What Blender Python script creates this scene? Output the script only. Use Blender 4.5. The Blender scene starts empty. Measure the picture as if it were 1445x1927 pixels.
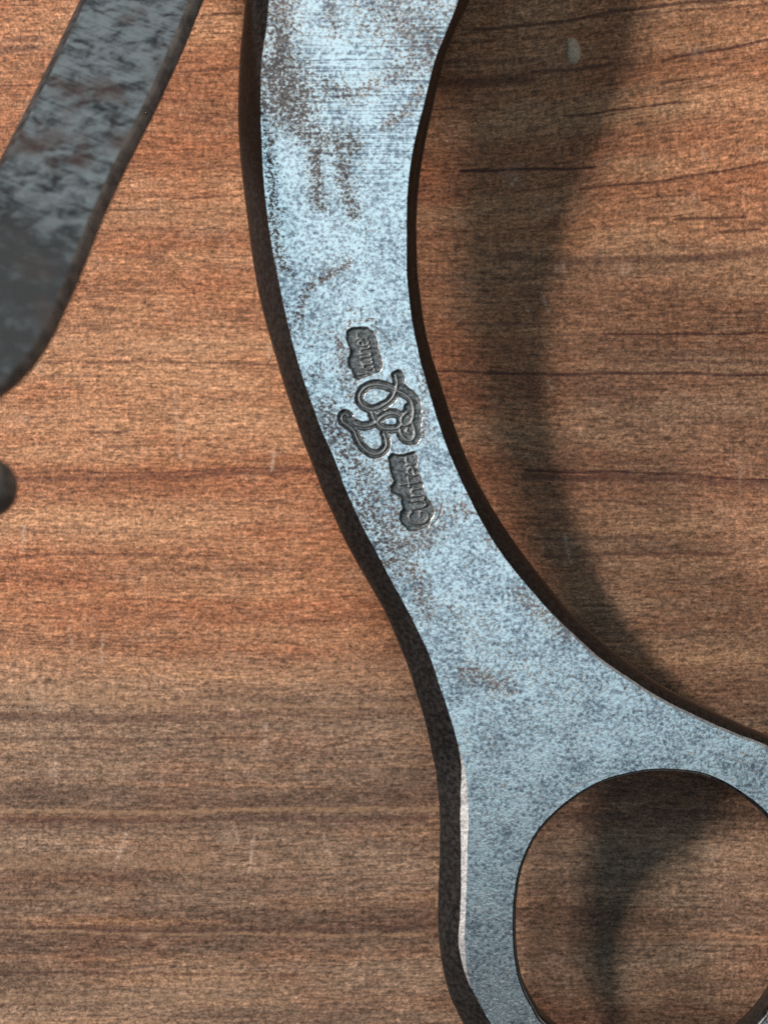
import bpy, math, random
import numpy as np
from mathutils import Vector
from mathutils.geometry import delaunay_2d_cdt

random.seed(7)
np.random.seed(7)
scene = bpy.context.scene
col = scene.collection

# ------------------------------------------------------------------ camera
CAM_H = 0.200            # lens above the table, metres
FPX = 2960.0             # focal length in pixels of the 1445 x 1927 photograph
CX, CY = 722.5, 963.5
MMPX = 0.185 / FPX       # one photograph pixel on the handle, metres
cam_d = bpy.data.cameras.new('camera')
cam = bpy.data.objects.new('camera', cam_d)
col.objects.link(cam)
scene.camera = cam
cam.location = (0, 0, CAM_H)
cam_d.sensor_fit = 'VERTICAL'
cam_d.sensor_height = 24.0
cam_d.lens = 24.0 * FPX / 1927.0
cam_d.clip_start = 0.005
cam_d.clip_end = 10
cam_d.dof.use_dof = True
cam_d.dof.focus_distance = 0.190
cam_d.dof.aperture_fstop = 17.0

# ------------------------------------------------------------------ light
world = bpy.data.worlds.new('World')
scene.world = world
world.use_nodes = True
bg = world.node_tree.nodes['Background']
bg.inputs[0].default_value = (1.0, 0.88, 0.74, 1)
bg.inputs[1].default_value = 0.025


def area(name, loc, target, size, size_y, power, colour):
    d = bpy.data.lights.new(name, 'AREA')
    d.shape = 'RECTANGLE'
    d.size, d.size_y = size, size_y
    d.energy = power
    d.color = colour
    o = bpy.data.objects.new(name, d)
    col.objects.link(o)
    o.location = loc
    v = Vector(target) - Vector(loc)
    o.rotation_euler = v.to_track_quat('-Z', 'Y').to_euler()
    return o


# two windows to the left (they throw the soft double shadow to the right), a broad cool skylight above, a weak fill lamp added at the right
area('window_light', (-0.446, 0.273, 0.508), (0, 0, 0), 0.066, 0.078, 4.6, (1.0, 0.94, 0.85))
area('low_window_light', (-1.00, -0.03, 0.66), (0, 0, 0), 0.11, 0.13, 10.6, (1.0, 0.87, 0.80))
area('skylight', (0.04, 0.09, 1.00), (0.04, 0.0, 0), 0.74, 0.84, 2.05, (0.61, 0.87, 1.0))
area('side_fill_light', (0.84, 0.58, 0.58), (0, 0, 0), 0.42, 0.42, 1.1, (1.0, 0.92, 0.84))

scene.view_settings.view_transform = 'Standard'
scene.view_settings.look = 'None'
scene.view_settings.gamma = 1.0
scene.view_settings.use_curve_mapping = False
scene.view_settings.exposure = 0.0
scene.cycles.use_denoising = False
scene.cycles.max_bounces = 4


# ------------------------------------------------------------------ helpers
def at(u, v, z):
    """photograph pixel -> point on the horizontal plane at height z (arrays allowed)"""
    k = (CAM_H - z) / FPX
    return (u - CX) * k, (CY - v) * k, z


def new_obj(name, verts, faces, mats, parent=None, smooth=True, mat_idx=None):
    me = bpy.data.meshes.new(name)
    me.from_pydata([tuple(map(float, p)) for p in verts], [], faces)
    for m in mats:
        me.materials.append(m)
    if mat_idx is not None:
        me.polygons.foreach_set('material_index', np.array(mat_idx, dtype=np.int32))
    me.polygons.foreach_set('use_smooth', np.full(len(me.polygons), smooth))
    me.update()
    o = bpy.data.objects.new(name, me)
    col.objects.link(o)
    if parent is not None:
        o.parent = parent
    return o


def add_attr(o, name, vals):
    a = o.data.attributes.new(name, 'FLOAT', 'POINT')
    a.data.foreach_set('value', np.asarray(vals, dtype=np.float32))


def spline(pts, step, closed=True):
    """Catmull-Rom through pts, resampled about every `step` pixels"""
    P = np.array(pts, float)
    n = len(P)
    out = []
    rng = range(n) if closed else range(n - 1)
    for i in rng:
        if closed:
            a, b, c, d = P[(i - 1) % n], P[i], P[(i + 1) % n], P[(i + 2) % n]
        else:
            a, b, c, d = P[max(i - 1, 0)], P[i], P[i + 1], P[min(i + 2, n - 1)]
        # centripetal-ish: plain uniform is fine for evenly traced points
        for t in np.linspace(0, 1, 12, endpoint=False):
            out.append(0.5 * ((2 * b) + (-a + c) * t + (2 * a - 5 * b + 4 * c - d) * t * t + (-a + 3 * b - 3 * c + d) * t ** 3))
    if not closed:
        out.append(P[-1])
    Q = np.array(out)
    if closed:
        Q = np.vstack([Q, Q[:1]])
    L = np.concatenate([[0], np.cumsum(np.hypot(*(Q[1:] - Q[:-1]).T))])
    m = max(4, int(round(L[-1] / step)))
    s = np.linspace(0, L[-1], m, endpoint=not closed)
    return np.stack([np.interp(s, L, Q[:, 0]), np.interp(s, L, Q[:, 1])], 1)


def seg_dist(x, y, line):
    """distance of points to a polyline"""
    best = np.full(np.shape(x), 1e9)
    L = np.array(line, float)
    if len(L) == 1:
        return np.hypot(x - L[0, 0], y - L[0, 1])
    for (x0, y0), (x1, y1) in zip(L[:-1], L[1:]):
        dx, dy = x1 - x0, y1 - y0
        t = np.clip(((x - x0) * dx + (y - y0) * dy) / (dx * dx + dy * dy + 1e-9), 0, 1)
        best = np.minimum(best, np.hypot(x - x0 - t * dx, y - y0 - t * dy))
    return best


def inside(x, y, poly):
    c = np.zeros(np.shape(x), bool)
    P = np.array(poly, float)
    for i in range(len(P)):
        x0, y0 = P[i - 1]
        x1, y1 = P[i]
        if y0 == y1:
            continue
        hit = ((y0 > y) != (y1 > y)) & (x < (x1 - x0) * (y - y0) / (y1 - y0) + x0)
        c ^= hit
    return c


def sstep(e0, e1, x):
    t = np.clip((x - e0) / (e1 - e0), 0, 1)
    return t * t * (3 - 2 * t)


def normals(P, closed=True):
    T = np.roll(P, -1, 0) - np.roll(P, 1, 0)
    T /= np.hypot(*T.T)[:, None] + 1e-12
    N = np.stack([T[:, 1], -T[:, 0]], 1)
    a = 0.5 * np.sum(P[:, 0] * np.roll(P[:, 1], -1) - np.roll(P[:, 0], -1) * P[:, 1])
    return N if a > 0 else -N          # outward


def smooth_loop(w, k):
    for _ in range(k):
        w = (np.roll(w, 1) + 2 * w + np.roll(w, -1)) / 4
    return w


# ------------------------------------------------------------------ material kit
class Mat:
    def __init__(self, name):
        self.m = bpy.data.materials.new(name)
        self.m.use_nodes = True
        self.t = self.m.node_tree
        self.b = self.t.nodes['Principled BSDF']
        tc = self.t.nodes.new('ShaderNodeTexCoord')
        self.obj = tc.outputs['Object']
        mp = self.t.nodes.new('ShaderNodeVectorMath')
        mp.operation = 'SCALE'
        mp.inputs['Scale'].default_value = 1.0 / MMPX
        self.link(self.obj, mp.inputs[0])
        self.px = mp.outputs[0]        # coordinates in photograph pixels

    def link(self, a, b):
        self.t.links.new(a, b)

    def put(self, sock, v):
        if hasattr(v, 'is_output'):
            self.link(v, sock)
        elif isinstance(v, tuple) and len(v) == 3 and sock.type == 'RGBA':
            sock.default_value = (*v, 1)
        else:
            sock.default_value = v

    def scaled(self, vec, s):
        n = self.t.nodes.new('ShaderNodeVectorMath')
        n.operation = 'MULTIPLY'
        self.put(n.inputs[0], vec)
        n.inputs[1].default_value = s
        return n.outputs[0]

    def noise(self, vec, scale=1.0, detail=2.0, rough=0.5, dist=0.0):
        n = self.t.nodes.new('ShaderNodeTexNoise')
        self.link(vec, n.inputs['Vector'])
        n.inputs['Scale'].default_value = scale
        n.inputs['Detail'].default_value = detail
        n.inputs['Roughness'].default_value = rough
        n.inputs['Distortion'].default_value = dist
        return n.outputs['Fac']

    def math(self, op, a, b=0.0, clamp=False):
        n = self.t.nodes.new('ShaderNodeMath')
        n.operation = op
        n.use_clamp = clamp
        self.put(n.inputs[0], a)
        self.put(n.inputs[1], b)
        return n.outputs[0]

    def rng(self, v, a, b, c=0.0, d=1.0, smooth=True):
        n = self.t.nodes.new('ShaderNodeMapRange')
        n.interpolation_type = 'SMOOTHSTEP' if smooth else 'LINEAR'
        self.put(n.inputs['Value'], v)
        self.put(n.inputs['From Min'], a)
        self.put(n.inputs['From Max'], b)
        self.put(n.inputs['To Min'], c)
        self.put(n.inputs['To Max'], d)
        return n.outputs[0]

    def mix(self, f, a, b, mode='MIX'):
        n = self.t.nodes.new('ShaderNodeMix')
        n.data_type = 'RGBA'
        n.blend_type = mode
        self.put(n.inputs[0], f)
        self.put(n.inputs[6], a)
        self.put(n.inputs[7], b)
        return n.outputs[2]

    def attr(self, name):
        n = self.t.nodes.new('ShaderNodeAttribute')
        n.attribute_name = name
        return n.outputs['Fac']

    def bump(self, h, dist, strength=1.0, normal=None):
        n = self.t.nodes.new('ShaderNodeBump')
        n.inputs['Strength'].default_value = strength
        n.inputs['Distance'].default_value = dist
        self.put(n.inputs['Height'], h)
        if normal is not None:
            self.link(normal, n.inputs['Normal'])
        return n.outputs[0]

    def sep(self, vec):
        n = self.t.nodes.new('ShaderNodeSeparateXYZ')
        self.link(vec, n.inputs[0])
        return n.outputs

    def comb(self, x, y, z=0.0):
        n = self.t.nodes.new('ShaderNodeCombineXYZ')
        self.put(n.inputs[0], x)
        self.put(n.inputs[1], y)
        self.put(n.inputs[2], z)
        return n.outputs[0]

    def set(self, **k):
        names = dict(color='Base Color', metal='Metallic', rough='Roughness', normal='Normal', spec='Specular IOR Level',
                     coat='Coat Weight', coat_rough='Coat Roughness')
        for a, v in k.items():
            self.put(self.b.inputs[names[a]], v)
        return self.m


# ------------------------------------------------------------------ wooden table top
def wood_material():
    w = Mat('stained_wood')
    sx = w.sep(w.px)
    gx = sx[0]
    gy = w.attr('grain_y')                        # grain coordinate across the fibres, in pixels
    g = w.comb(gx, gy)
    dark, pale, zone = w.attr('dark_line'), w.attr('scratch'), w.attr('grey_zone')
    # broad bands along the grain
    n_band = w.noise(w.scaled(g, (1 / 1500, 1 / 120, 1)), 1, 3, .55)
    n_band2 = w.noise(w.scaled(g, (1 / 700, 1 / 38, 1)), 1, 3, .6, .4)
    n_patch = w.noise(w.scaled(g, (1 / 330, 1 / 170, 1)), 1, 3, .6)
    tan = w.mix(w.rng(n_band, .36, .66), (.325, .138, .072), (.455, .240, .134))
    tan = w.mix(w.rng(n_patch, .45, .68, 0, .55), tan, (.350, .126, .060))
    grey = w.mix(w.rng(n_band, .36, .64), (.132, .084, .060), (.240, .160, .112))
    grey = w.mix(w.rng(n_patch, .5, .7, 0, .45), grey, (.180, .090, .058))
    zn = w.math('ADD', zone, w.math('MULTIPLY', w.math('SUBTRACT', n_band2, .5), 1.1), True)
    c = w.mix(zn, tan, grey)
    c = w.mix(w.rng(n_band2, .50, .78, 0, .55), c, w.mix(.62, c, (.13, .05, .028)))
    c = w.mix(w.rng(n_band2, .44, .22, 0, .40), c, w.mix(.5, c, (.50, .30, .15)))
    # blotchy, worn varnish
    n_blo = w.noise(w.scaled(w.px, (1 / 105, 1 / 62, 1)), 1, 5, .68, .3)
    c = w.mix(w.rng(n_blo, .50, .72, 0, .60), c, w.mix(.55, c, (.110, .060, .042)))
    c = w.mix(w.rng(n_blo, .48, .28, 0, .55), c, w.mix(.5, c, (.46, .29, .20)))
    # fibres and flecks
    n_fib = w.noise(w.scaled(g, (1 / 46, 1 / 5.5, 1)), 1, 4, .62, .25)
    n_flk = w.noise(w.scaled(g, (1 / 13, 1 / 9, 1)), 1, 3, .68, .5)
    n_fin = w.noise(w.scaled(g, (1 / 6.5, 1 / 4.6, 1)), 1, 2, .7)
    f1 = w.rng(n_fib, .30, .70, .52, 1.46, False)
    f2 = w.rng(n_flk, .30, .70, .48, 1.52, False)
    f3 = w.rng(n_fin, .28, .72, .48, 1.52, False)
    f = w.math('MULTIPLY', w.math('MULTIPLY', f1, f2), f3)
    c = w.mix(1.0, c, w.comb(f, f, f), 'MULTIPLY')
    # short dark pores, long thin growth lines
    n_por = w.noise(w.scaled(g, (1 / 62, 1 / 4.6, 1)), 1, 2, .5)
    pores = w.rng(n_por, .65, .74, 0, .58)
    c = w.mix(pores, c, (.060, .030, .020))
    n_lin = w.noise(w.scaled(g, (1 / 420, 1 / 8.0, 1)), 1, 2, .5)
    lin = w.rng(n_lin, .70, .78, 0, .40)
    lin = w.math('MULTIPLY', lin, w.rng(n_fib, .35, .60))
    c = w.mix(lin, c, (.075, .032, .022))
    dk = w.math('MULTIPLY', dark, w.rng(n_fib, .25, .55, .25, 1.05), True)
    c = w.mix(dk, c, (.050, .018, .020))
    lt = w.math('MULTIPLY', w.attr('light_line'), w.rng(n_flk, .30, .60, .25, .95), True)
    c = w.mix(lt, c, (.36, .22, .13))
    n_scr = w.noise(w.scaled(w.px, (1 / 7, 1 / 7, 1)), 1, 2, .6)
    pl = w.math('MULTIPLY', w.math('MULTIPLY', pale, .95), w.rng(n_scr, .36, .66), True)
    # tiny worn specks
    n_spk = w.noise(w.scaled(w.px, (1 / 16, 1 / 12, 1)), 1, 2, .6)
    pl = w.math('ADD', pl, w.rng(n_spk, .70, .78, 0, .40), True)
    c = w.mix(pl, c, (.62, .47, .38))
    hgt = w.math('SUBTRACT', w.math('ADD', w.math('MULTIPLY', n_fib, .5), n_flk),
                 w.math('ADD', w.math('MULTIPLY', pores, .5), w.math('MULTIPLY', dk, .4)))
    nb = w.bump(hgt, 0.00022, .65)
    r = w.rng(n_flk, .3, .7, .36, .56, False)
    return w.set(color=c, rough=r, normal=nb, spec=.16)


def build_table():
    fine_x = np.arange(-160, 1610, 3.0)
    fine_y = np.arange(-160, 2090, 3.0)

    def extend(a):
        lo = a[0] - np.geomspace(12, 6000, 16)[::-1]
        hi = a[-1] + np.geomspace(12, 6000, 16)
        return np.concatenate([lo, a, hi])
    U, V = extend(fine_x), extend(fine_y)
    uu, vv = np.meshgrid(U, V)
    x, y, _ = at(uu, vv, 0.0)
    nx, ny = len(U), len(V)
    n = nx * ny
    verts = np.zeros((n, 3), np.float32)
    verts[:, 0] = x.ravel()
    verts[:, 1] = y.ravel()
    i = np.arange(n).reshape(ny, nx)
    quads = np.stack([i[1:, :-1], i[1:, 1:], i[:-1, 1:], i[:-1, :-1]], -1).reshape(-1, 4).astype(np.int32)
    # a real slab: edge ring 25 mm down
    me = bpy.data.meshes.new('table_top')
    edge = np.concatenate([i[0, :], i[1:, -1], i[-1, -2::-1], i[-2:0:-1, 0]])
    low = verts[edge].copy()
    low[:, 2] = -0.025
    allv = np.vstack([verts, low])
    m = len(edge)
    j = np.arange(m)
    sides = np.stack([edge, edge[(j + 1) % m], n + (j + 1) % m, n + j], -1).astype(np.int32)
    polys = np.vstack([quads, sides])
    me.vertices.add(len(allv))
    me.vertices.foreach_set('co', allv.ravel())
    me.loops.add(polys.size)
    me.loops.foreach_set('vertex_index', polys.ravel())
    me.polygons.add(len(polys))
    me.polygons.foreach_set('loop_start', np.arange(0, polys.size, 4, dtype=np.int32))
    me.update(calc_edges=True)
    me.validate()
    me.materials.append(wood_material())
    o = bpy.data.objects.new('table_top', me)
    col.objects.link(o)
    o['kind'] = 'structure'
    o['label'] = 'worn reddish brown wooden table top with horizontal grain'

    # grain direction: lines climb to the right in the upper right, run level elsewhere
    u, v = uu.ravel(), vv.ravel()
    rise = np.clip(u - 820, 0, 1500)
    rise = rise * sstep(0, 350, rise)
    gy = v + 0.145 * rise * (1 - sstep(180, 640, v)) - 0.03 * rise * sstep(640, 900, v) * (1 - sstep(1000, 1300, v))
    gy = gy + 6 * np.sin(u / 380 + v / 410) + 1.5 * np.sin(u / 140 - v / 230 + 1.3)
    pad = np.zeros(m)
    add_attr(o, 'grain_y', np.concatenate([-gy, pad]))

    # darker growth lines of the boards, one by one
    dark = np.zeros(n)
    near = (u > -200) & (u < 1650) & (v > -200) & (v < 2120)
    un, vn = u[near], v[near]
    wob = 1.6 * np.sin(un / 61.0) + .9 * np.sin(un / 23.0 + 2)
    dn = np.zeros(un.shape)
    lines = [
        ([(885, 58), (1014, 45), (1157, 22), (1445, -10)], 4, .75), ([(1170, 32), (1445, 6)], 2.5, .6),
        ([(1246, 116), (1304, 103), (1445, 74)], 3, .85), ([(1240, 160), (1360, 140)], 2.5, .6),
        ([(830, 118), (1020, 113)], 6, .45), ([(1000, 135), (1150, 122)], 4, .6), ([(830, 160), (1000, 150)], 9, .45),
        ([(815, 207), (860, 206)], 2.5, .6), ([(1059, 216), (1112, 214), (1273, 194)], 2.5, .85),
        ([(867, 324), (979, 318), (1121, 314)], 3, .95), ([(1090, 355), (1251, 342), (1445, 304)], 2.5, .9),
        ([(1190, 375), (1300, 368)], 2, .6), ([(1273, 415), (1327, 411), (1403, 407)], 3, .8),
        ([(1345, 436), (1430, 431)], 2.5, .7), ([(940, 482), (1100, 490), (1291, 489), (1445, 470)], 9, .55),
        ([(860, 612), (980, 608)], 2.5, .5), ([(1135, 629), (1260, 631), (1445, 625)], 2.5, .9),
        ([(1150, 681), (1445, 680)], 3, .5), ([(826, 700), (960, 703), (1102, 703), (1445, 705)], 3, .85),
        ([(987, 885), (1171, 889), (1445, 903)], 3, .9), ([(987, 896), (1184, 899), (1445, 911)], 7, .60),
        ([(880, 832), (900, 830)], 2, .6), ([(1000, 1015), (1230, 1010)], 4, .5), ([(1020, 1045), (1380, 1042)], 4, .55),
        ([(0, 903), (120, 903), (350, 896), (590, 885)], 6, .50), ([(60, 890), (300, 888), (560, 880)], 2.2, .60),
        ([(0, 1052), (70, 1046), (210, 1042), (420, 1047)], 2.6, .60), ([(80, 683), (300, 679), (520, 688)], 2.6, .55),
        ([(170, 815), (240, 811)], 3, .7), ([(200, 840), (260, 838)], 2.4, .6), ([(380, 30), (455, 26)], 2.4, .8),
        ([(345, 134), (455, 131)], 2.4, .65), ([(300, 186), (350, 187)], 3.0, .6), ([(360, 228), (400, 226)], 2.2, .6),
        ([(205, 394), (300, 395)], 2.4, .75), ([(330, 372), (455, 370)], 2.4, .6), ([(355, 318), (450, 313)], 2.2, .55),
        ([(0, 163), (60, 161)], 2.4, .7), ([(10, 75), (80, 72)], 5, .5), ([(0, 95), (65, 90)], 7, .45),
        ([(240, 481), (300, 484)], 6, .45), ([(180, 578), (215, 580)], 5, .55), ([(0, 1350), (200, 1352), (480, 1348)], 9, .40),
        ([(0, 1392), (230, 1391), (500, 1390)], 3, .5), ([(0, 1545), (300, 1543), (800, 1541)], 6, .45),
        ([(0, 1748), (350, 1752), (800, 1745)], 4, .42), ([(0, 1832), (300, 1831), (560, 1838)], 3.4, .5),
        ([(0, 1645), (260, 1652)], 7, .3), ([(500, 1345), (600, 1350)], 3, .4), ([(620, 780), (700, 770)], 3, .3),
        ([(1000, 1535), (1400, 1528)], 4, .35), ([(1010, 1775), (1420, 1768)], 4, .35), ([(980, 1650), (1445, 1655)], 6, .25),
    ]
    for ln, wd, st in lines:
        d = seg_dist(un, vn + wob, ln)
        dn = np.maximum(dn, st * (1 - sstep(wd * .45, wd * 1.25, d)))
    dark[near] = dn
    add_attr(o, 'dark_line', np.concatenate([dark, pad]))

    light = np.zeros(n)
    ln_ = np.zeros(un.shape)
    for ln, wd, st in [([(0, 1322), (350, 1319), (520, 1330), (800, 1325)], 5, .6), ([(0, 1527), (300, 1528), (700, 1521), (830, 1524)], 5, .75), ([(0, 1752), (300, 1757), (640, 1760), (800, 1758)], 3, .6),
                       ([(0, 1298), (240, 1302)], 12, .3), ([(0, 1625), (200, 1618), (380, 1622)], 14, .35), ([(0, 1880), (420, 1876)], 10, .3), ([(0, 1690), (250, 1688)], 5, .35),
                       ([(0, 645), (240, 655), (520, 650)], 14, .28), ([(220, 405), (420, 412)], 10, .25), ([(985, 1775), (1445, 1772)], 5, .45), ([(1000, 1590), (1445, 1600)], 8, .25)]:
        ln_ = np.maximum(ln_, st * (1 - sstep(wd * .3, wd * 1.3, seg_dist(un, vn + wob, ln))))
    light[near] = ln_
    add_attr(o, 'light_line', np.concatenate([light, pad]))
    scr = np.zeros(n)
    sn = np.zeros(un.shape)
    scratches = [
        ([(194, 1195), (191, 1246)], .55), ([(53, 1294), (83, 1338)], .45), ([(105, 1420), (106, 1475)], .45),
        ([(238, 1568), (226, 1605), (216, 1634)], .65), ([(476, 1577), (471, 1632)], .6), ([(501, 1361), (496, 1416)], .55),
        ([(441, 1555), (448, 1590)], .5), ([(46, 990), (44, 1038)], .7), ([(518, 852), (511, 884)], .85),
        ([(1063, 1006), (1068, 1035), (1075, 1057)], .7), ([(1032, 716), (1041, 738)], .6), ([(328, 727), (334, 790), (340, 861)], .35),
        ([(1057, 490), (1060, 510)], .6), ([(853, 390), (865, 415), (884, 432)], .35), ([(1018, 555), (1032, 585)], .5),
        ([(960, 350), (972, 334)], .75), ([(990, 575), (994, 585)], .6), ([(1303, 360), (1308, 380)], .45),
        ([(610, 1570), (615, 1600)], .35), ([(300, 560), (330, 610)], .25), ([(420, 430), (432, 520)], .25), ([(505, 650), (507, 672)], .5),
        ([(690, 1570), (700, 1590)], .3), ([(1320, 280), (1326, 300)], .4), ([(205, 1500), (208, 1520)], .3), ([(1390, 860), (1392, 940)], .2),
        ([(560, 1420), (575, 1470)], .25), ([(130, 1180), (138, 1220)], .3), ([(1120, 1600), (1135, 1622)], .3), ([(1330, 1590), (1350, 1610)], .4),
    ]
    for ln, st in scratches:
        sn = np.maximum(sn, st * (1 - sstep(1.4, 5.0, seg_dist(un, vn, ln))))
    # white scuffs
    for (cx, cy, r, st) in [(960, 325, 30, .28), (1175, 505, 22, .35), (1310, 95, 26, .22), (70, 690, 22, .3), (45, 790, 20, .3),
                            (590, 1390, 26, .25), (430, 1575, 26, .3), (1050, 505, 14, .45), (1330, 1600, 34, .2), (100, 1450, 18, .3), (520, 440, 40, .2), (300, 1470, 15, .3)]:
        sn = np.maximum(sn, st * (1 - sstep(r * .2, r, np.hypot(un - cx, (vn - cy) * 1.2))))
    scr[near] = sn
    add_attr(o, 'scratch', np.concatenate([scr, pad]))
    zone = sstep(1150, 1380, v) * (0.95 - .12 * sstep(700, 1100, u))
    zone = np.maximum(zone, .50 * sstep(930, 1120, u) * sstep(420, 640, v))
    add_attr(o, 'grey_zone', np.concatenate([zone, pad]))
    return o


table = build_table()

# a pale chip stuck in the lacquer of the table: a low oval blister
ch = Mat('pale_filler')
ch_n = ch.noise(ch.scaled(ch.px, (1 / 6, 1 / 14, 1)), 1, 3, .6)
chip_mat = ch.set(color=ch.mix(ch.rng(ch_n, .3, .7), (.48, .33, .23), (.66, .50, .38)), rough=.6, normal=ch.bump(ch_n, 0.0001))
vs, fs = [], []
rings, seg = 6, 22
for r in range(rings):
    f = 1 - r / rings
    for s in range(seg):
        a = 2 * math.pi * s / seg
        ru = 13.5 * (1 + .13 * math.sin(3 * a + 1)) * f
        rv = 27.0 * (1 + .07 * math.sin(2 * a + 2)) * f
        uu_, vv_ = 1078 + ru * math.cos(a) + 2.5 * math.sin(a), 96 + rv * math.sin(a)
        vs.append(at(uu_, vv_, 0.00042 * math.sqrt(max(0, 1 - f * f)) + 0.00002))
vs.append(at(1078, 96, 0.00044))
for r in range(rings - 1):
    for s in range(seg):
        fs.append((r * seg + s, r * seg + (s + 1) % seg, (r + 1) * seg + (s + 1) % seg, (r + 1) * seg + s))
for s in range(seg):
    fs.append(((rings - 1) * seg + s, (rings - 1) * seg + (s + 1) % seg, rings * seg))
fs = [tuple(reversed(f)) for f in fs]
chip = new_obj('pale_chip', vs, fs, [chip_mat], table)
chip['label'] = 'small pale oval chip mark in the wood'


# ------------------------------------------------------------------ steel materials
def face_steel(stamp=False):
    s = Mat('stamped_steel' if stamp else 'ground_steel')
    rust = s.attr('rust')
    n1 = s.noise(s.scaled(s.px, (1 / 8, 1 / 8, 1 / 8)), 1, 3, .66)
    n2 = s.noise(s.scaled(s.px, (1 / 5.5, 1 / 5.5, 1 / 5.5)), 1, 1, .6)
    n3 = s.noise(s.scaled(s.px, (1 / 60, 1 / 60, 1 / 60)), 1, 4, .6)
    nl = s.noise(s.scaled(s.px, (1 / 170, 1 / 3.2, 1 / 50)), 1, 2, .5)
    g = s.math('ADD', s.math('MULTIPLY', n1, .6), s.math('MULTIPLY', n2, .4))
    g = s.math('ADD', g, s.math('MULTIPLY', s.math('SUBTRACT', n3, .5), .34))
    g = s.math('ADD', g, s.math('MULTIPLY', s.math('SUBTRACT', nl, .5), s.math('MULTIPLY', s.attr('brushed'), .55)))
    c = s.mix(s.rng(g, .37, .58, smooth=False), (.245, .27, .315), (.96, .98, .98))
    # dark freckles of rust, packed where the metal has stained
    nr = s.noise(s.scaled(s.px, (1 / 6, 1 / 6, 1 / 6)), 1, 2, .75)
    thr = s.rng(rust, 0, 1, .30, .63, False)
    rm = s.rng(s.math('SUBTRACT', thr, nr), -.08, .09)
    rc = s.mix(s.rng(n2, .3, .7), (.030, .021, .024), (.085, .062, .062))
    c = s.mix(s.rng(rust, .30, .90, 0, .24), c, (.200, .165, .160))
    c = s.mix(s.math('MULTIPLY', rm, .88), c, rc)
    met = s.rng(rm, 0, 1, 1.0, .15)
    r = s.rng(g, .3, .7, .38, .27, False)
    r = s.math('ADD', r, s.math('MULTIPLY', rm, .30))
    if stamp:
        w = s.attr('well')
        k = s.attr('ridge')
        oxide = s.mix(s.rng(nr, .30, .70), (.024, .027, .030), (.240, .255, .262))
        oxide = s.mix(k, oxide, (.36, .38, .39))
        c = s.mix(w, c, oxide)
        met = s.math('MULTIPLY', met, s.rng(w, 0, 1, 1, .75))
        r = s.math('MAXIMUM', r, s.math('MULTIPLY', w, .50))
    hgt = s.math('SUBTRACT', g, s.math('MULTIPLY', rm, .25))
    return s.set(color=c, metal=met, rough=r, normal=s.bump(hgt, 0.00005, .65))


def rim_steel():
    s = Mat('blackened_steel')
    n1 = s.noise(s.scaled(s.px, (1 / 9, 1 / 9, 1 / 9)), 1, 4, .65)
    n2 = s.noise(s.scaled(s.px, (1 / 70, 1 / 70, 1 / 70)), 1, 3, .6)
    c = s.mix(s.rng(n1, .36, .66), (.013, .014, .016), (.046, .047, .048))
    c = s.mix(s.rng(n2, .5, .72, 0, .4), c, (.022, .022, .023))
    return s.set(color=c, metal=.55, rough=s.rng(n1, .3, .7, .22, .36), spec=.35, normal=s.bump(n1, 0.00004, .30))


def bare_steel():
    s = Mat('worn_bare_steel')
    n1 = s.noise(s.scaled(s.px, (1 / 8, 1 / 8, 1 / 8)), 1, 3, .6)
    c = s.mix(s.rng(n1, .3, .62), (.26, .27, .28), (.50, .51, .52))
    return s.set(color=c, metal=1.0, rough=.50, normal=s.bump(n1, 0.00006, .6))


RIM, BARE = rim_steel(), bare_steel()
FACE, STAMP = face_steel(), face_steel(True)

# ------------------------------------------------------------------ the steel handle with the ring
# outline of the ground flat, in photograph pixels, anticlockwise on screen from the upper left
face_pts = [
    (560, -330), (526, -160), (511, -60), (507, 0), (503, 48), (496, 92), (492, 134), (491, 207), (492.5, 264), (497, 350), (508, 440), (526, 533),
    (540, 600), (555, 660), (570, 711), (590, 766), (606, 810), (631, 867), (648, 914), (664, 950), (682, 990), (705, 1034),
    (734, 1088), (765, 1145), (791, 1196), (812, 1244), (829, 1296), (846, 1345), (860, 1395), (873, 1440), (879, 1488),
    (881, 1540), (879, 1616), (876, 1700), (874, 1755), (877, 1810), (886, 1855), (902, 1888), (924, 1927),
    (968, 1990), (1030, 2050), (1110, 2094), (1215, 2112), (1325, 2095), (1425, 2045), (1505, 1965), (1558, 1860), (1580, 1740), (1572, 1620), (1548, 1530), (1506, 1456),
    (1443, 1410), (1378, 1383), (1309, 1353), (1240, 1318), (1185, 1283), (1130, 1246), (1093, 1213), (1055, 1175), (1030, 1147), (995, 1107),
    (960, 1064), (931, 1024), (906, 982), (886, 943), (866, 901), (840, 840), (822, 788), (809, 744), (797, 702), (787, 664), (773, 590), (766, 520),
    (764.5, 450), (766, 366), (771, 318), (777, 280), (787, 236), (798, 194), (808, 153), (819, 111), (835, 70), (851, 30), (866, -10), (893, -100), (912, -210), (922, -330),
    (880, -400), (760, -430), (640, -400)]
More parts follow.
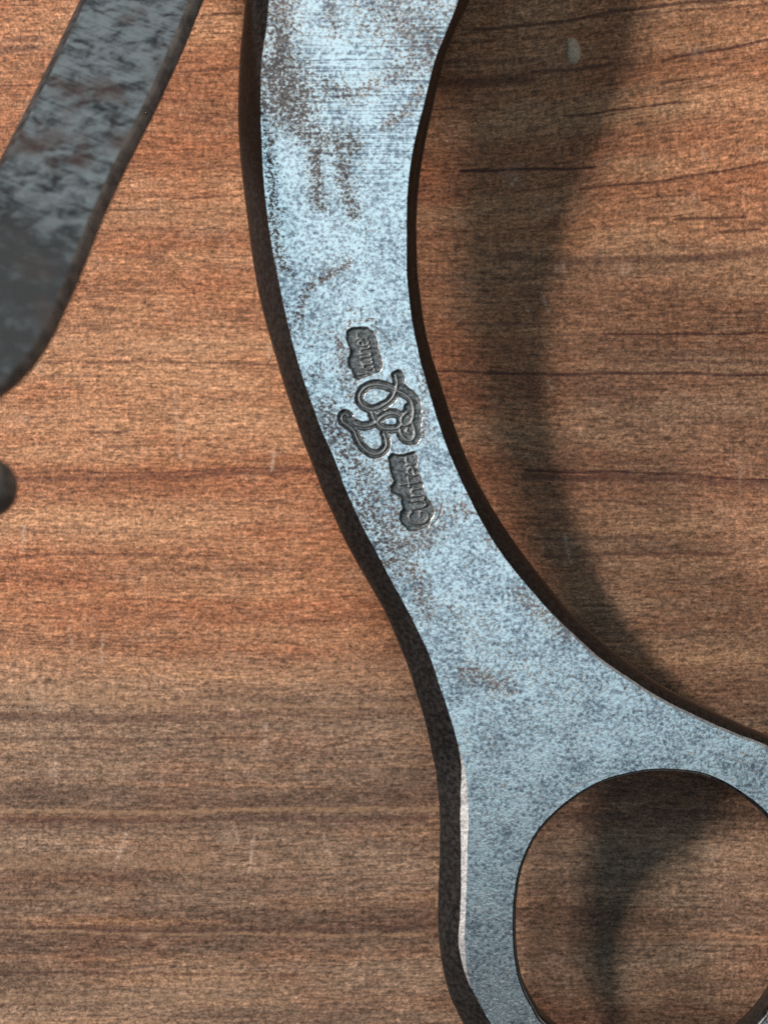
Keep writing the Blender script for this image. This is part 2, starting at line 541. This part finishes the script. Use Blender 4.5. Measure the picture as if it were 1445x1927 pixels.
rim_pts = [
    (505, -360), (478, -160), (466, -60), (462, 0), (455, 60), (451, 127), (448, 197), (449, 250), (453, 306), (462, 382), (472, 460), (481, 524), (497, 597), (516, 661),
    (535, 727), (558, 794), (583, 864), (601, 912), (629, 973), (660, 1040), (692, 1094), (724, 1151), (750, 1212), (769, 1260), (786, 1312),
    (798, 1352), (812, 1414), (822, 1471), (827, 1535), (827, 1616), (824, 1683), (824, 1750), (832, 1817), (847, 1871), (871, 1927),
    (925, 2012), (1000, 2080), (1100, 2130), (1215, 2147), (1335, 2130), (1445, 2075), (1535, 1985), (1592, 1870), (1615, 1740), (1605, 1605), (1575, 1500), (1520, 1430),
    (1445, 1386), (1378, 1355), (1309, 1323), (1240, 1287), (1185, 1250), (1130, 1204), (1074, 1154), (1028, 1098), (978, 1034), (932, 965), (890, 891),
    (854, 799), (826, 712), (804, 640), (793, 571), (787, 524), (784, 460), (784, 407), (789, 344), (797, 287), (809, 229), (820, 175), (832, 127), (844, 86), (863, 41),
    (886, 0), (918, -100), (940, -215), (950, -345), (905, -435), (760, -475), (610, -445)]
hole_pts = [
    (964, 1745), (966, 1690), (978, 1628), (1010, 1563), (1065, 1508), (1125, 1471), (1185, 1453), (1240, 1446), (1309, 1451), (1358, 1468), (1401, 1494),
    (1443, 1529), (1480, 1582), (1502, 1655), (1508, 1735), (1494, 1818), (1458, 1895), (1402, 1956), (1325, 2003), (1235, 2020), (1150, 2008), (1078, 1974),
    (1019, 1927), (1000, 1898), (978, 1853), (967, 1800)]
THICK = 0.0054


def z_top(v):
    """the flat slopes down a little towards the ring"""
    return 0.0222 - 0.0066 * (v / 1927.0)


A = spline(face_pts, 5.0)
B = spline(rim_pts, 3.0)
N = normals(A)
# filed by hand: the edge wanders and has small nicks
_w = smooth_loop(np.random.normal(0, 1, len(A)), 3) * .35 + smooth_loop(np.random.normal(0, 1, len(A)), 40) * .6
A = A + N * _w[:, None]
N = normals(A)
N = np.stack([smooth_loop(N[:, 0], 24), smooth_loop(N[:, 1], 24)], 1)
N /= np.hypot(*N.T)[:, None]
# straight-line distance from the flat's edge to the silhouette, smoothed along the edge
wid = np.array([np.min(np.hypot(B[:, 0] - a[0], B[:, 1] - a[1])) for a in A])
wid = smooth_loop(wid, 60)
Av = A[:, 1]
# width of the worn chamfer: a hairline nearly everywhere, a broad worn facet at the ring's outer side
left_side = (A[:, 0] < 950)
facet = np.interp(Av, [1400, 1440, 1490, 1530, 1600, 1680, 1740, 1775, 1815, 1865], [0, 5, 12, 15, 12, 9, 10, 12, 7, 0])
cham = np.where(left_side, .4 + facet, 1.2 + 4.0 * sstep(1130, 1230, Av) * (Av < 1500))
cham = smooth_loop(cham, 3)
cham *= 1 + .04 * np.sin(np.arange(len(A)) * .31) * np.sin(np.arange(len(A)) * .13)

# face triangulation (with holes for the ring opening and for the stamped field)
patch_l = [(630, 598), (630, 795), (716, 1012)]
patch_r = [(742, 598), (801, 742), (846, 1012)]
patch_poly = patch_l + patch_r[::-1]
Hh = spline(hole_pts, 5.0)
pts2, edges = [], []


def add_loop(P):
    s = len(pts2)
    for p in P:
        pts2.append(Vector((float(p[0]), float(p[1]))))
    for i in range(len(P)):
        edges.append((s + i, s + (i + 1) % len(P)))


add_loop(A)
add_loop(Hh)
add_loop(patch_poly)
gu, gv = np.meshgrid(np.arange(480, 1600, 7.0), np.arange(-440, 2120, 7.0))
gu = gu + np.random.uniform(-1.5, 1.5, gu.shape)
gv = gv + np.random.uniform(-1.5, 1.5, gv.shape)
gu, gv = gu.ravel(), gv.ravel()
ok = inside(gu, gv, A) & ~inside(gu, gv, Hh) & ~inside(gu, gv, patch_poly)
gu, gv = gu[ok], gv[ok]
dA = np.min(np.hypot(gu[:, None] - A[None, :, 0], gv[:, None] - A[None, :, 1]), 1)
dH = np.min(np.hypot(gu[:, None] - Hh[None, :, 0], gv[:, None] - Hh[None, :, 1]), 1)
dP = seg_dist(gu, gv, patch_poly + patch_poly[:1])
ok = (dA > 4) & (dH > 4) & (dP > 4)
for a, b in zip(gu[ok], gv[ok]):
    pts2.append(Vector((float(a), float(b))))
vco, _, tris, _, _, _ = delaunay_2d_cdt(pts2, edges, [], 0, 1e-4)
fv = np.array([(p.x, p.y) for p in vco])
T = np.array([t for t in tris if len(t) == 3])
cen = fv[T].mean(1)
keep = inside(cen[:, 0], cen[:, 1], A) & ~inside(cen[:, 0], cen[:, 1], Hh) & ~inside(cen[:, 0], cen[:, 1], patch_poly)
T = T[keep]
# upward winding (photograph v runs down)
a_, b_, c_ = fv[T[:, 0]], fv[T[:, 1]], fv[T[:, 2]]
cr = (b_[:, 0] - a_[:, 0]) * (c_[:, 1] - a_[:, 1]) - (b_[:, 1] - a_[:, 1]) * (c_[:, 0] - a_[:, 0])
T = np.where((cr > 0)[:, None], T[:, ::-1], T)


def on_top(P, drop=0.0):
    z = z_top(P[:, 1]) - drop
    k = (CAM_H - z) / FPX
    return np.stack([(P[:, 0] - CX) * k, (CY - P[:, 1]) * k, z], 1)


rust_strokes = [
    ([(530, -160), (524, 0), (528, 90), (525, 160)], 46, .74), ([(520, 130), (545, 190)], 66, .86), ([(500, 205), (570, 215)], 34, .72),
    ([(555, 225), (600, 265), (655, 272)], 40, .68), ([(594, 290), (598, 385)], 19, .74), ([(640, 290), (648, 345), (668, 398)], 21, .66),
    ([(503, 240), (510, 330), (520, 460), (530, 500)], 15, .58), ([(618, -40), (628, 60)], 24, .55), ([(668, -20), (672, 25)], 20, .5),
    ([(745, 20), (800, 90)], 85, .58), ([(790, -60), (840, 20)], 50, .5), ([(615, 160), (660, 182), (740, 140), (810, 120)], 26, .56),
    ([(725, 235), (768, 208), (792, 168)], 16, .62), ([(563, 595), (575, 552), (600, 525), (650, 500)], 12, .62), ([(664, 585), (672, 605)], 15, .45),
    ([(640, 640), (650, 720), (672, 750)], 20, .56), ([(640, 800), (690, 850), (735, 880)], 20, .5), ([(735, 900), (745, 1000), (800, 1010), (845, 985)], 22, .54), ([(800, 760), (800, 830)], 14, .5), ([(660, 606), (700, 600)], 14, .5),
    ([(520, 470), (535, 500)], 20, .55), ([(600, 700), (625, 690)], 26, .42), ([(660, 620), (665, 720)], 20, .5), ([(612, 775), (640, 825)], 34, .62),
    ([(655, 850), (690, 895)], 40, .60), ([(690, 950), (728, 1000), (742, 1060)], 48, .64), ([(830, 965), (885, 955)], 30, .55),
    ([(765, 1025), (805, 1010)], 32, .66), ([(778, 1070), (802, 1150)], 27, .60), ([(920, 1012), (932, 1030)], 14, .6),
    ([(975, 1120), (1065, 1195)], 26, .55), ([(880, 1270), (945, 1290)], 36, .56), ([(800, 740), (795, 705)], 18, .5), ([(735, 940), (742, 980)], 22, .5),
    ([(550, 680), (590, 790)], 22, .40), ([(850, 1150), (900, 1190)], 60, .34), ([(1100, 1300), (1000, 1340)], 70, .26), ([(880, 1190), (1010, 1260)], 60, .3),
    ([(1440, 1440), (1400, 1420)], 30, .35), ([(520, 600), (600, 620)], 40, .30)]


def rust_at(u, v):
    r = np.full(np.shape(u), .16) + .10 * (1 - sstep(200, 900, v)) * 0
    r = r + .05 * np.sin(u / 37 + v / 53) * np.sin(v / 41 - u / 67)
    for ln, w, s in rust_strokes:
        r = np.maximum(r, s * (1 - sstep(0, w * 1.75, seg_dist(u, v, ln))))
    return np.clip(r, 0, 1)


def brushed_at(u, v):
    return sstep(-20, 60, v) * (1 - sstep(260, 420, v)) * sstep(520, 600, u)


handle = bpy.data.objects.new('steel_tool_handle', None)
col.objects.link(handle)
handle['label'] = 'bright speckled steel tool handle with stamped mark and round finger hole'
handle['category'] = 'tool handle'
handle.location = (0, 0, 0)

face = new_obj('flat_face', on_top(fv), [tuple(map(int, t)) for t in T], [FACE], handle)
add_attr(face, 'rust', rust_at(fv[:, 0], fv[:, 1]))
add_attr(face, 'brushed', brushed_at(fv[:, 0], fv[:, 1]))

# rounded, blackened edge lofted from the flat to the underside
prof = [(0.0, 0.0, 0)]
rows = []
mA = len(A)
rows.append((A, np.zeros(mA)))
d1 = cham * MMPX * np.where(left_side, .40, .52)
rows.append((A + N * cham[:, None], d1))
half = THICK * .62
bulge = np.minimum((wid - cham) * MMPX * 1.05, .85 * (half - d1))
for t in np.linspace(0, 1, 9)[1:]:
    # quadratic curve: leaves the flat steeply and turns over to the vertical
    fo = 2 * t * (1 - t) + t * t
    rows.append((A + N * (cham + (wid - cham) * fo)[:, None], d1 + bulge * 2 * t * (1 - t) + (half - d1) * t * t))
for th in np.linspace(0, math.pi / 2, 6)[1:]:
    fo = 1 - .75 * (1 - math.cos(th))
    fd = .62 + .38 * math.sin(th)
    rows.append((A + N * (wid * fo)[:, None], np.full(mA, THICK * fd)))
V3 = []
foot = sstep(-120, -300, Av)      # outside the picture the forging thickens down to the table
for r, (P, drop) in enumerate(rows):
    q = on_top(P, drop)
    if r >= len(rows) - 4:
        f = (r - (len(rows) - 5)) / 4.0
        q[:, 2] = q[:, 2] * (1 - foot * f) + 0.0002 * foot * f
    V3.append(q)
V3 = np.vstack(V3)
F, MI = [], []
for r in range(len(rows) - 1):
    for i in range(mA):
        j = (i + 1) % mA
        F.append((r * mA + i, r * mA + j, (r + 1) * mA + j, (r + 1) * mA + i))
        MI.append(1 if r == 0 and ((left_side[i] and facet[i] > .6) or (not left_side[i] and 1150 < Av[i] < 1500)) else 0)
areaA = 0.5 * np.sum(A[:, 0] * np.roll(A[:, 1], -1) - np.roll(A[:, 0], -1) * A[:, 1])
if areaA > 0:
    F = [tuple(reversed(f)) for f in F]
rim = new_obj('rounded_edge', V3, F, [RIM, BARE], handle, True, MI)
rim['label'] = 'dark rounded edge of the handle with a bright worn facet by the ring'
# keep the worn facet a crisp plane
me = rim.data
sh = np.zeros(len(me.edges), bool)
ed = np.zeros(len(me.edges) * 2, np.int32)
me.edges.foreach_get('vertices', ed)
ed = ed.reshape(-1, 2)
sh = ((ed // mA) == 1).all(1)
at_s = me.attributes.new('sharp_edge', 'BOOLEAN', 'EDGE')
at_s.data.foreach_set('value', sh)

# wall of the finger hole
NH = normals(Hh)
mH = len(Hh)
top3 = on_top(Hh)
V3 = [top3]
k3 = MMPX
for off, drop in [(2.4, .00022), (5.0, .00027), (6.8, .0006), (7.4, .0012), (7.2, .0030), (6.0, .0047), (0.0, THICK)]:
    q = on_top(Hh)
    q[:, 0] -= NH[:, 0] * off * k3
    q[:, 1] += NH[:, 1] * off * k3
    q[:, 2] -= drop
    V3.append(q)
nr = len(V3)
V3 = np.vstack(V3)
F, MI = [], []
for r in range(nr - 1):
    for i in range(mH):
        j = (i + 1) % mH
        F.append((r * mH + i, (r + 1) * mH + i, (r + 1) * mH + j, r * mH + j))
        MI.append(1 if r == 1 and NH[i, 0] < .35 else 0)
areaH = 0.5 * np.sum(Hh[:, 0] * np.roll(Hh[:, 1], -1) - np.roll(Hh[:, 0], -1) * Hh[:, 1])
if areaH > 0:
    F = [tuple(reversed(f)) for f in F]
new_obj('finger_hole_wall', V3, F, [RIM, BARE], handle, True, MI)

# underside
Ab = A + N * (wid * .25)[:, None]
bp, be = [], []
for P in (Ab[::3], Hh[::3]):
    s = len(bp)
    bp += [Vector((float(p[0]), float(p[1]))) for p in P]
    be += [(s + i, s + (i + 1) % len(P)) for i in range(len(P))]
vb, _, tb, _, _, _ = delaunay_2d_cdt(bp, be, [], 0, 1e-4)
bv = np.array([(p.x, p.y) for p in vb])
TB = np.array([t for t in tb if len(t) == 3])
cb = bv[TB].mean(1)
TB = TB[inside(cb[:, 0], cb[:, 1], Ab) & ~inside(cb[:, 0], cb[:, 1], Hh)]
qb = on_top(bv, THICK)
fb = sstep(-120, -300, bv[:, 1])
qb[:, 2] = qb[:, 2] * (1 - fb) + .0002 * fb
new_obj('underside', qb, [tuple(map(int, t)) for t in TB], [RIM], handle, False)

# ------------------------------------------------------------------ the maker's stamp, sunk into the flat
O2, S2 = np.array((630.0, 690.0)), 8.028


def m2(L):
    return [(630 + x / S2, 690 + y / S2) for x, y in L]


mono = [spline(m2(L), 2.0, False) for L in [
    [(918, 130), (940, 220), (935, 300), (910, 390), (860, 480), (780, 550), (680, 610), (570, 640), (450, 600), (385, 530), (370, 440), (410, 360), (500, 290),
     (620, 265), (740, 280), (850, 320), (940, 360), (1060, 420), (1140, 490), (1180, 590), (1190, 700), (1160, 820), (1090, 880), (1020, 875), (1000, 800), (1035, 735), (1095, 680)],
    [(1160, 840), (1200, 940), (1205, 1040), (1155, 1110), (1070, 1100), (1005, 1030), (985, 950)],
    [(1100, 930), (1080, 980), (1130, 1010)],
    [(1010, 750), (900, 700), (780, 720), (700, 765), (650, 820), (590, 860), (500, 890), (410, 895), (330, 870)],
    [(560, 690), (590, 780), (660, 870), (740, 930), (850, 940), (950, 925), (1010, 870)],
    [(215, 745), (165, 710), (110, 745), (120, 830), (210, 890), (290, 970), (335, 1070), (385, 1170), (460, 1250), (560, 1310), (660, 1312), (740, 1262), (780, 1180), (770, 1090), (742, 1015)]]]
mono_extra = [spline(m2(L), 3.0, False) for L in [
    [(960, 110), (985, 190), (980, 290), (1090, 390), (1190, 480), (1235, 600), (1245, 760), (1235, 900), (1245, 1020), (1200, 1110)],
    [(200, 740), (240, 820), (280, 900)], [(1080, 820), (1060, 980), (1110, 1050)], [(1110, 620), (1090, 720)]]]
cart_top = [(640 + x / 14.45, 600 + y / 14.45) for x, y in [(200, 330), (300, 240), (750, 250), (900, 380), (1010, 700), (1110, 1050), (1140, 1300), (1080, 1430), (900, 1480), (700, 1560),
            (520, 1660), (400, 1600), (320, 1400), (210, 1240), (230, 1100), (290, 950), (270, 780), (190, 600)]]
cart_bot = [(720 + x / 11.335, 840 + y / 11.335) for x, y in [(120, 240), (200, 160), (350, 190), (560, 150), (680, 130), (740, 300), (720, 430), (790, 640), (850, 850), (900, 1050), (1010, 1180), (1090, 1400),
            (1050, 1530), (960, 1700), (750, 1800), (560, 1790), (430, 1660), (370, 1550), (380, 1400), (440, 1350), (400, 1080), (200, 980), (170, 870), (250, 740), (200, 600), (160, 450)]]
thin = [[(720 + x / 11.335, 840 + y / 11.335) for x, y in [(1205, 640), (1240, 800), (1260, 1000), (1280, 1200), (1240, 1420), (1120, 1620), (980, 1720)]],
        [(640 + x / 14.45, 600 + y / 14.45) for x, y in [(860, 190), (1050, 300), (1200, 430), (1300, 570), (1400, 740)]]]
# stroke letters: x along the word, y up, x-height 1
glyph = {
    'G': ([[(1.15, 1.25), (.85, 1.5), (.4, 1.4), (.12, .9), (.15, .35), (.5, .02), (.95, .12), (1.1, .55), (.7, .6)]], 1.35),
    'u': ([[(.1, 1), (.1, .35), (.3, .02), (.6, .15), (.75, .5), (.75, 1)], [(.75, .6), (.8, .1), (1, .05)]], 1.05),
    'n': ([[(.1, 0), (.12, 1)], [(.12, .6), (.4, .98), (.7, .8), (.72, .1), (.95, .02)]], 1.0),
    't': ([[(.3, 1.7), (.28, .3), (.5, .02), (.75, .15)], [(.0, 1.05), (.7, 1.05)]], .8),
    'e': ([[(.12, .5), (.8, .6), (.7, .92), (.4, 1), (.12, .7), (.15, .25), (.45, 0), (.85, .2)]], .95),
    'r': ([[(.12, 0), (.15, 1)], [(.15, .6), (.4, .95), (.75, .9)]], .85),
    'H': ([[(.1, 1.5), (.3, 1.3), (.25, .0)], [(1.0, 1.55), (.95, .1), (1.2, 0)], [(.25, .75), (.95, .8)]], 1.3),
    'a': ([[(.75, .85), (.4, 1), (.1, .6), (.2, .1), (.5, .05), (.75, .4)], [(.78, 1), (.76, .2), (.95, .03)]], 1.0)}


def word(text, p0, p1, xh):
    """stroke lines of a word whose baseline runs from p0 to p1; letters stand to the left of that direction on the photograph"""
    tot = sum(glyph[c][1] for c in text)
    p0, p1 = np.array(p0, float), np.array(p1, float)
    d = (p1 - p0) / tot
    e = d / np.hypot(*d)
    up = np.array((e[1], -e[0])) * xh
    x = 0
    out = []
    for c in text:
        st, adv = glyph[c]
        for L in st:
            P = np.array([p0 + d * (x + a) + up * b for a, b in L])
            out.append(spline(P, 2.0, False))
        x += adv
    return out


letters = word('Gunter', (808, 984), (786, 856), 24) + word('Hauner', (708, 712), (690, 624), 20)

NU, NV = 150, 300
sv = np.linspace(598, 1012, NV)
lx = np.interp(sv, [p[1] for p in patch_l], [p[0] for p in patch_l])
rx = np.interp(sv, [p[1] for p in patch_r], [p[0] for p in patch_r])
tt = np.linspace(0, 1, NU)
PU = (lx[:, None] * (1 - tt) + rx[:, None] * tt).ravel()
PV = np.repeat(sv, NU)


def poly_sd(x, y, P):
    d = seg_dist(x, y, list(P) + [P[0]])
    return np.where(inside(x, y, P), -d, d)


d_m = np.min([seg_dist(PU, PV, L) for L in mono], 0)
d_x = np.min([seg_dist(PU, PV, L) for L in mono_extra], 0)
d_l = np.min([seg_dist(PU, PV, L) for L in letters], 0)
jit = .6 * np.sin(PU / 3.1 + PV / 4.7) * np.sin(PV / 3.7 - PU / 5.3) + .7 * np.sin(PU / 7.3 - PV / 6.1)
d_ct = poly_sd(PU, PV, cart_top) + jit
d_cb = poly_sd(PU, PV, cart_bot) + jit
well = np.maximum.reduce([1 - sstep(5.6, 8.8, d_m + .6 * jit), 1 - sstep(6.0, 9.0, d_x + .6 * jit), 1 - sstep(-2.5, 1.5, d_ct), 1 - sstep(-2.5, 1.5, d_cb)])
in_c = np.maximum(1 - sstep(-3, -1, d_ct), 1 - sstep(-3, -1, d_cb))
ridge_m = 1 - sstep(.9, 2.9, d_m)
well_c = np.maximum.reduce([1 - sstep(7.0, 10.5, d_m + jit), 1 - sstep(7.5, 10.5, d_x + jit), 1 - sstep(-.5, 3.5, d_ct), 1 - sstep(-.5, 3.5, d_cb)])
ridge_l = (1 - sstep(1.0, 2.8, d_l)) * in_c
d_t = np.min([seg_dist(PU, PV, L) for L in thin], 0)
groove = (1 - sstep(.5, 2.4, d_t))
edge_fade = np.minimum(np.minimum(sstep(0, 4, PU - np.repeat(lx, NU)), sstep(0, 4, np.repeat(rx, NU) - PU)), np.minimum(sstep(598, 602, PV), sstep(1012, 1008, PV)))
lip = np.maximum(0, (1 - np.abs(np.minimum.reduce([d_m - 8.5, d_ct - 2, d_cb - 2, d_x - 9])) / 3.0)) * (1 - well)
depth = -5.6 * well + 3.2 * np.maximum(ridge_m, ridge_l * .9) * well - .7 * groove * (1 - well) + .3 * lip
depth = depth * edge_fade * MMPX
q = on_top(np.stack([PU, PV], 1))
q[:, 2] += depth
ii = np.arange(NU * NV).reshape(NV, NU)
Q = np.stack([ii[1:, :-1], ii[1:, 1:], ii[:-1, 1:], ii[:-1, :-1]], -1).reshape(-1, 4)
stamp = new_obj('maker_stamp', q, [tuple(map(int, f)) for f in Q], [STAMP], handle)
stamp['label'] = 'stamped flowing monogram between two sunken name panels'
add_attr(stamp, 'rust', rust_at(PU, PV))
add_attr(stamp, 'brushed', brushed_at(PU, PV))
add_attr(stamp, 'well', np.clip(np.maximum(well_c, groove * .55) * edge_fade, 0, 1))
add_attr(stamp, 'ridge', np.clip(np.maximum(ridge_m * .70, ridge_l * .34), 0, 1))

# ------------------------------------------------------------------ the dark bar at the left, rising towards the camera
bs = Mat('mottled_dull_steel')
m_dark = bs.attr('dark_end')
bu = bs.scaled(bs.px, (1, 1, 1))
n1 = bs.noise(bs.scaled(bu, (1 / 38, 1 / 24, 1 / 34)), 1, 6, .62, .5)
n2 = bs.noise(bs.scaled(bu, (1 / 9, 1 / 9, 1 / 9)), 1, 3, .6)
rot = bs.t.nodes.new('ShaderNodeVectorRotate')
rot.rotation_type = 'Z_AXIS'
rot.inputs['Angle'].default_value = math.radians(24)
bs.link(bs.px, rot.inputs['Vector'])
n3 = bs.noise(bs.scaled(rot.outputs[0], (1 / 130, 1 / 5, 1 / 60)), 1, 3, .6)
n4 = bs.noise(bs.scaled(bu, (1 / 120, 1 / 120, 1 / 120)), 1, 3, .6)
mm = bs.math('ADD', bs.math('MULTIPLY', n1, .62), bs.math('ADD', bs.math('MULTIPLY', n2, .14), bs.math('MULTIPLY', n3, .24)))
mm = bs.math('SUBTRACT', mm, bs.math('MULTIPLY', m_dark, .10))
cc = bs.mix(bs.rng(mm, .38, .60), (.030, .039, .048), (.250, .320, .365))
cc = bs.mix(bs.rng(n4, .54, .68, 0, .55), cc, (.085, .050, .042))
cc = bs.mix(bs.math('MULTIPLY', m_dark, .62), cc, (.062, .070, .076))
BAR = bs.set(color=cc, metal=.55, rough=bs.rng(mm, .4, .62, .58, .44), normal=bs.bump(mm, 0.00012, .6))
br = Mat('brown_edge')
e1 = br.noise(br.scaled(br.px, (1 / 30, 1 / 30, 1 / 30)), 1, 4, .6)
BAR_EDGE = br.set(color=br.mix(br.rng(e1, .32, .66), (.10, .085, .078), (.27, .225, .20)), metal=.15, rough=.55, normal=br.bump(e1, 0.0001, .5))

bar_face = [(340, -330), (215, -110), (163, 0), (95, 140), (18, 290), (-60, 432), (-125, 560), (-180, 680), (-195, 740), (-160, 772), (-95, 766), (-20, 732), (33, 688), (72, 633),
            (106, 562), (138, 486), (170, 404), (212, 312), (268, 200), (322, 82), (355, 0), (410, -130), (490, -330), (415, -370)]
bA = spline(bar_face, 6.0)
bN = normals(bA)
bw = np.where(bN[:, 0] > 0, 27.0, 11.0)
bw = smooth_loop(bw, 12)
bT = 0.0068


def z_bar(v):
    return np.interp(v, [-380, 0, 430, 800], [0.0100, 0.0280, 0.0480, 0.0620])


def on_bar(P, drop=0.0):
    z = z_bar(P[:, 1]) - drop
    k = (CAM_H - z) / FPX
    return np.stack([(P[:, 0] - CX) * k, (CY - P[:, 1]) * k, z], 1)


bar = bpy.data.objects.new('dull_steel_bar', None)
col.objects.link(bar)
bar['label'] = 'dark mottled grey steel bar slanting across the upper left corner'
bar['category'] = 'metal bar'
p2, e2 = [], []
for i, p in enumerate(bA):
    p2.append(Vector((float(p[0]), float(p[1]))))
    e2.append((i, (i + 1) % len(bA)))
gu, gv = np.meshgrid(np.arange(-230, 500, 10.0), np.arange(-370, 790, 10.0))
gu, gv = gu.ravel() + np.random.uniform(-2, 2, gu.size), gv.ravel() + np.random.uniform(-2, 2, gu.size)
okb = inside(gu, gv, bA)
gu, gv = gu[okb], gv[okb]
dB = np.min(np.hypot(gu[:, None] - bA[None, :, 0], gv[:, None] - bA[None, :, 1]), 1)
for a, b in zip(gu[dB > 5], gv[dB > 5]):
    p2.append(Vector((float(a), float(b))))
vb, _, tb, _, _, _ = delaunay_2d_cdt(p2, e2, [], 0, 1e-4)
bv = np.array([(p.x, p.y) for p in vb])
TB = np.array([t for t in tb if len(t) == 3])
cb = bv[TB].mean(1)
TB = TB[inside(cb[:, 0], cb[:, 1], bA)]
a_, b_, c_ = bv[TB[:, 0]], bv[TB[:, 1]], bv[TB[:, 2]]
cr = (b_[:, 0] - a_[:, 0]) * (c_[:, 1] - a_[:, 1]) - (b_[:, 1] - a_[:, 1]) * (c_[:, 0] - a_[:, 0])
TB = np.where((cr > 0)[:, None], TB[:, ::-1], TB)
bf = new_obj('flat_face', on_bar(bv), [tuple(map(int, t)) for t in TB], [BAR], bar)
end_mask = sstep(-60, 70, 22 * np.sin(bv[:, 0] / 17) * np.sin(bv[:, 1] / 23 + 1) + bv[:, 1] - (385 + .45 * bv[:, 0]))  # darker tone below a slanting line across the bar
add_attr(bf, 'dark_end', end_mask)
rows = [(bA, np.zeros(len(bA)))]
for th in np.linspace(math.radians(25), math.pi / 2, 7)[1:]:
    s0 = math.sin(math.radians(25))
    c0 = math.cos(math.radians(25))
    rows.append((bA + bN * (bw * (math.sin(th) - s0) / (1 - s0))[:, None], np.full(len(bA), bT * .5 * (c0 - math.cos(th)) / c0)))
for th in np.linspace(0, math.pi / 2, 5)[1:]:
    rows.append((bA + bN * (bw * (1 - .8 * (1 - math.cos(th))))[:, None], np.full(len(bA), bT * (.5 + .5 * math.sin(th)))))
V3 = np.vstack([on_bar(P, d) for P, d in rows])
mB = len(bA)
F = []
for r in range(len(rows) - 1):
    for i in range(mB):
        j = (i + 1) % mB
        F.append((r * mB + i, r * mB + j, (r + 1) * mB + j, (r + 1) * mB + i))
aB = 0.5 * np.sum(bA[:, 0] * np.roll(bA[:, 1], -1) - np.roll(bA[:, 0], -1) * bA[:, 1])
F.append(tuple(range((len(rows) - 1) * mB, len(rows) * mB))[::-1])
if aB > 0:
    F = [tuple(reversed(f)) for f in F]
MI = [1 if bN[f[0] % mB, 0] < .2 and len(f) == 4 else 0 for f in F]  # left-facing edge faces take the darker material, the others brown
de = Mat('black_edge')
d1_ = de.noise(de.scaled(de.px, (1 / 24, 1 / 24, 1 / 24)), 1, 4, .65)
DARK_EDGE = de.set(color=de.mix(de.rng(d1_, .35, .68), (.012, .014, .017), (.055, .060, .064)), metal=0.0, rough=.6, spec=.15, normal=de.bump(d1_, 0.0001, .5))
bar_rim = new_obj('rounded_edge', V3, F, [BAR_EDGE, DARK_EDGE], bar, True, MI)
bar_rim['label'] = 'edge of the bar, black along its left side and brown along its right'

# the bar's curled end: a tapering tube that leaves the picture and turns back in with its round tip
path = np.array([(-130, 730, .0560, 40), (-165, 790, .0580, 44), (-175, 850, .0590, 47), (-150, 905, .0595, 50), (-95, 928, .0595, 52), (-45, 921, .0593, 53), (-26, 918, .0593, 53)])
ts = np.linspace(0, len(path) - 1, 40)
pi = np.stack([np.interp(ts, range(len(path)), path[:, k]) for k in range(4)], 1)
for _ in range(6):
    pi[1:-1] = (pi[:-2] + 2 * pi[1:-1] + pi[2:]) / 4
c3 = np.array([at(u, v, z) for u, v, z, r in pi])
rad = pi[:, 3] * MMPX * .86
# round tip
tipdir = c3[-1] - c3[-2]
tipdir /= np.linalg.norm(tipdir)
ext = [(c3[-1] + tipdir * rad[-1] * math.sin(a), rad[-1] * math.cos(a)) for a in np.linspace(.15, 1.52, 8)]
c3 = np.vstack([c3, [e[0] for e in ext]])
rad = np.concatenate([rad, [e[1] for e in ext]])
SEG = 28
V3, F = [], []
for i in range(len(c3)):
    t = c3[min(i + 1, len(c3) - 1)] - c3[max(i - 1, 0)]
    t /= np.linalg.norm(t)
    s = np.cross(t, (0, 0, 1))
    s /= np.linalg.norm(s)
    n_ = np.cross(s, t)
    for k in range(SEG):
        a = 2 * math.pi * k / SEG
        V3.append(c3[i] + rad[i] * (math.cos(a) * s + math.sin(a) * n_))
for i in range(len(c3) - 1):
    for k in range(SEG):
        l = (k + 1) % SEG
        F.append((i * SEG + k, i * SEG + l, (i + 1) * SEG + l, (i + 1) * SEG + k))
F.append(tuple(range((len(c3) - 1) * SEG, len(c3) * SEG)))
F.append(tuple(range(SEG))[::-1])
curl = new_obj('curled_tip', V3, F, [BAR_EDGE], bar)
curl['label'] = 'round dark tip showing at the left edge below the bar'
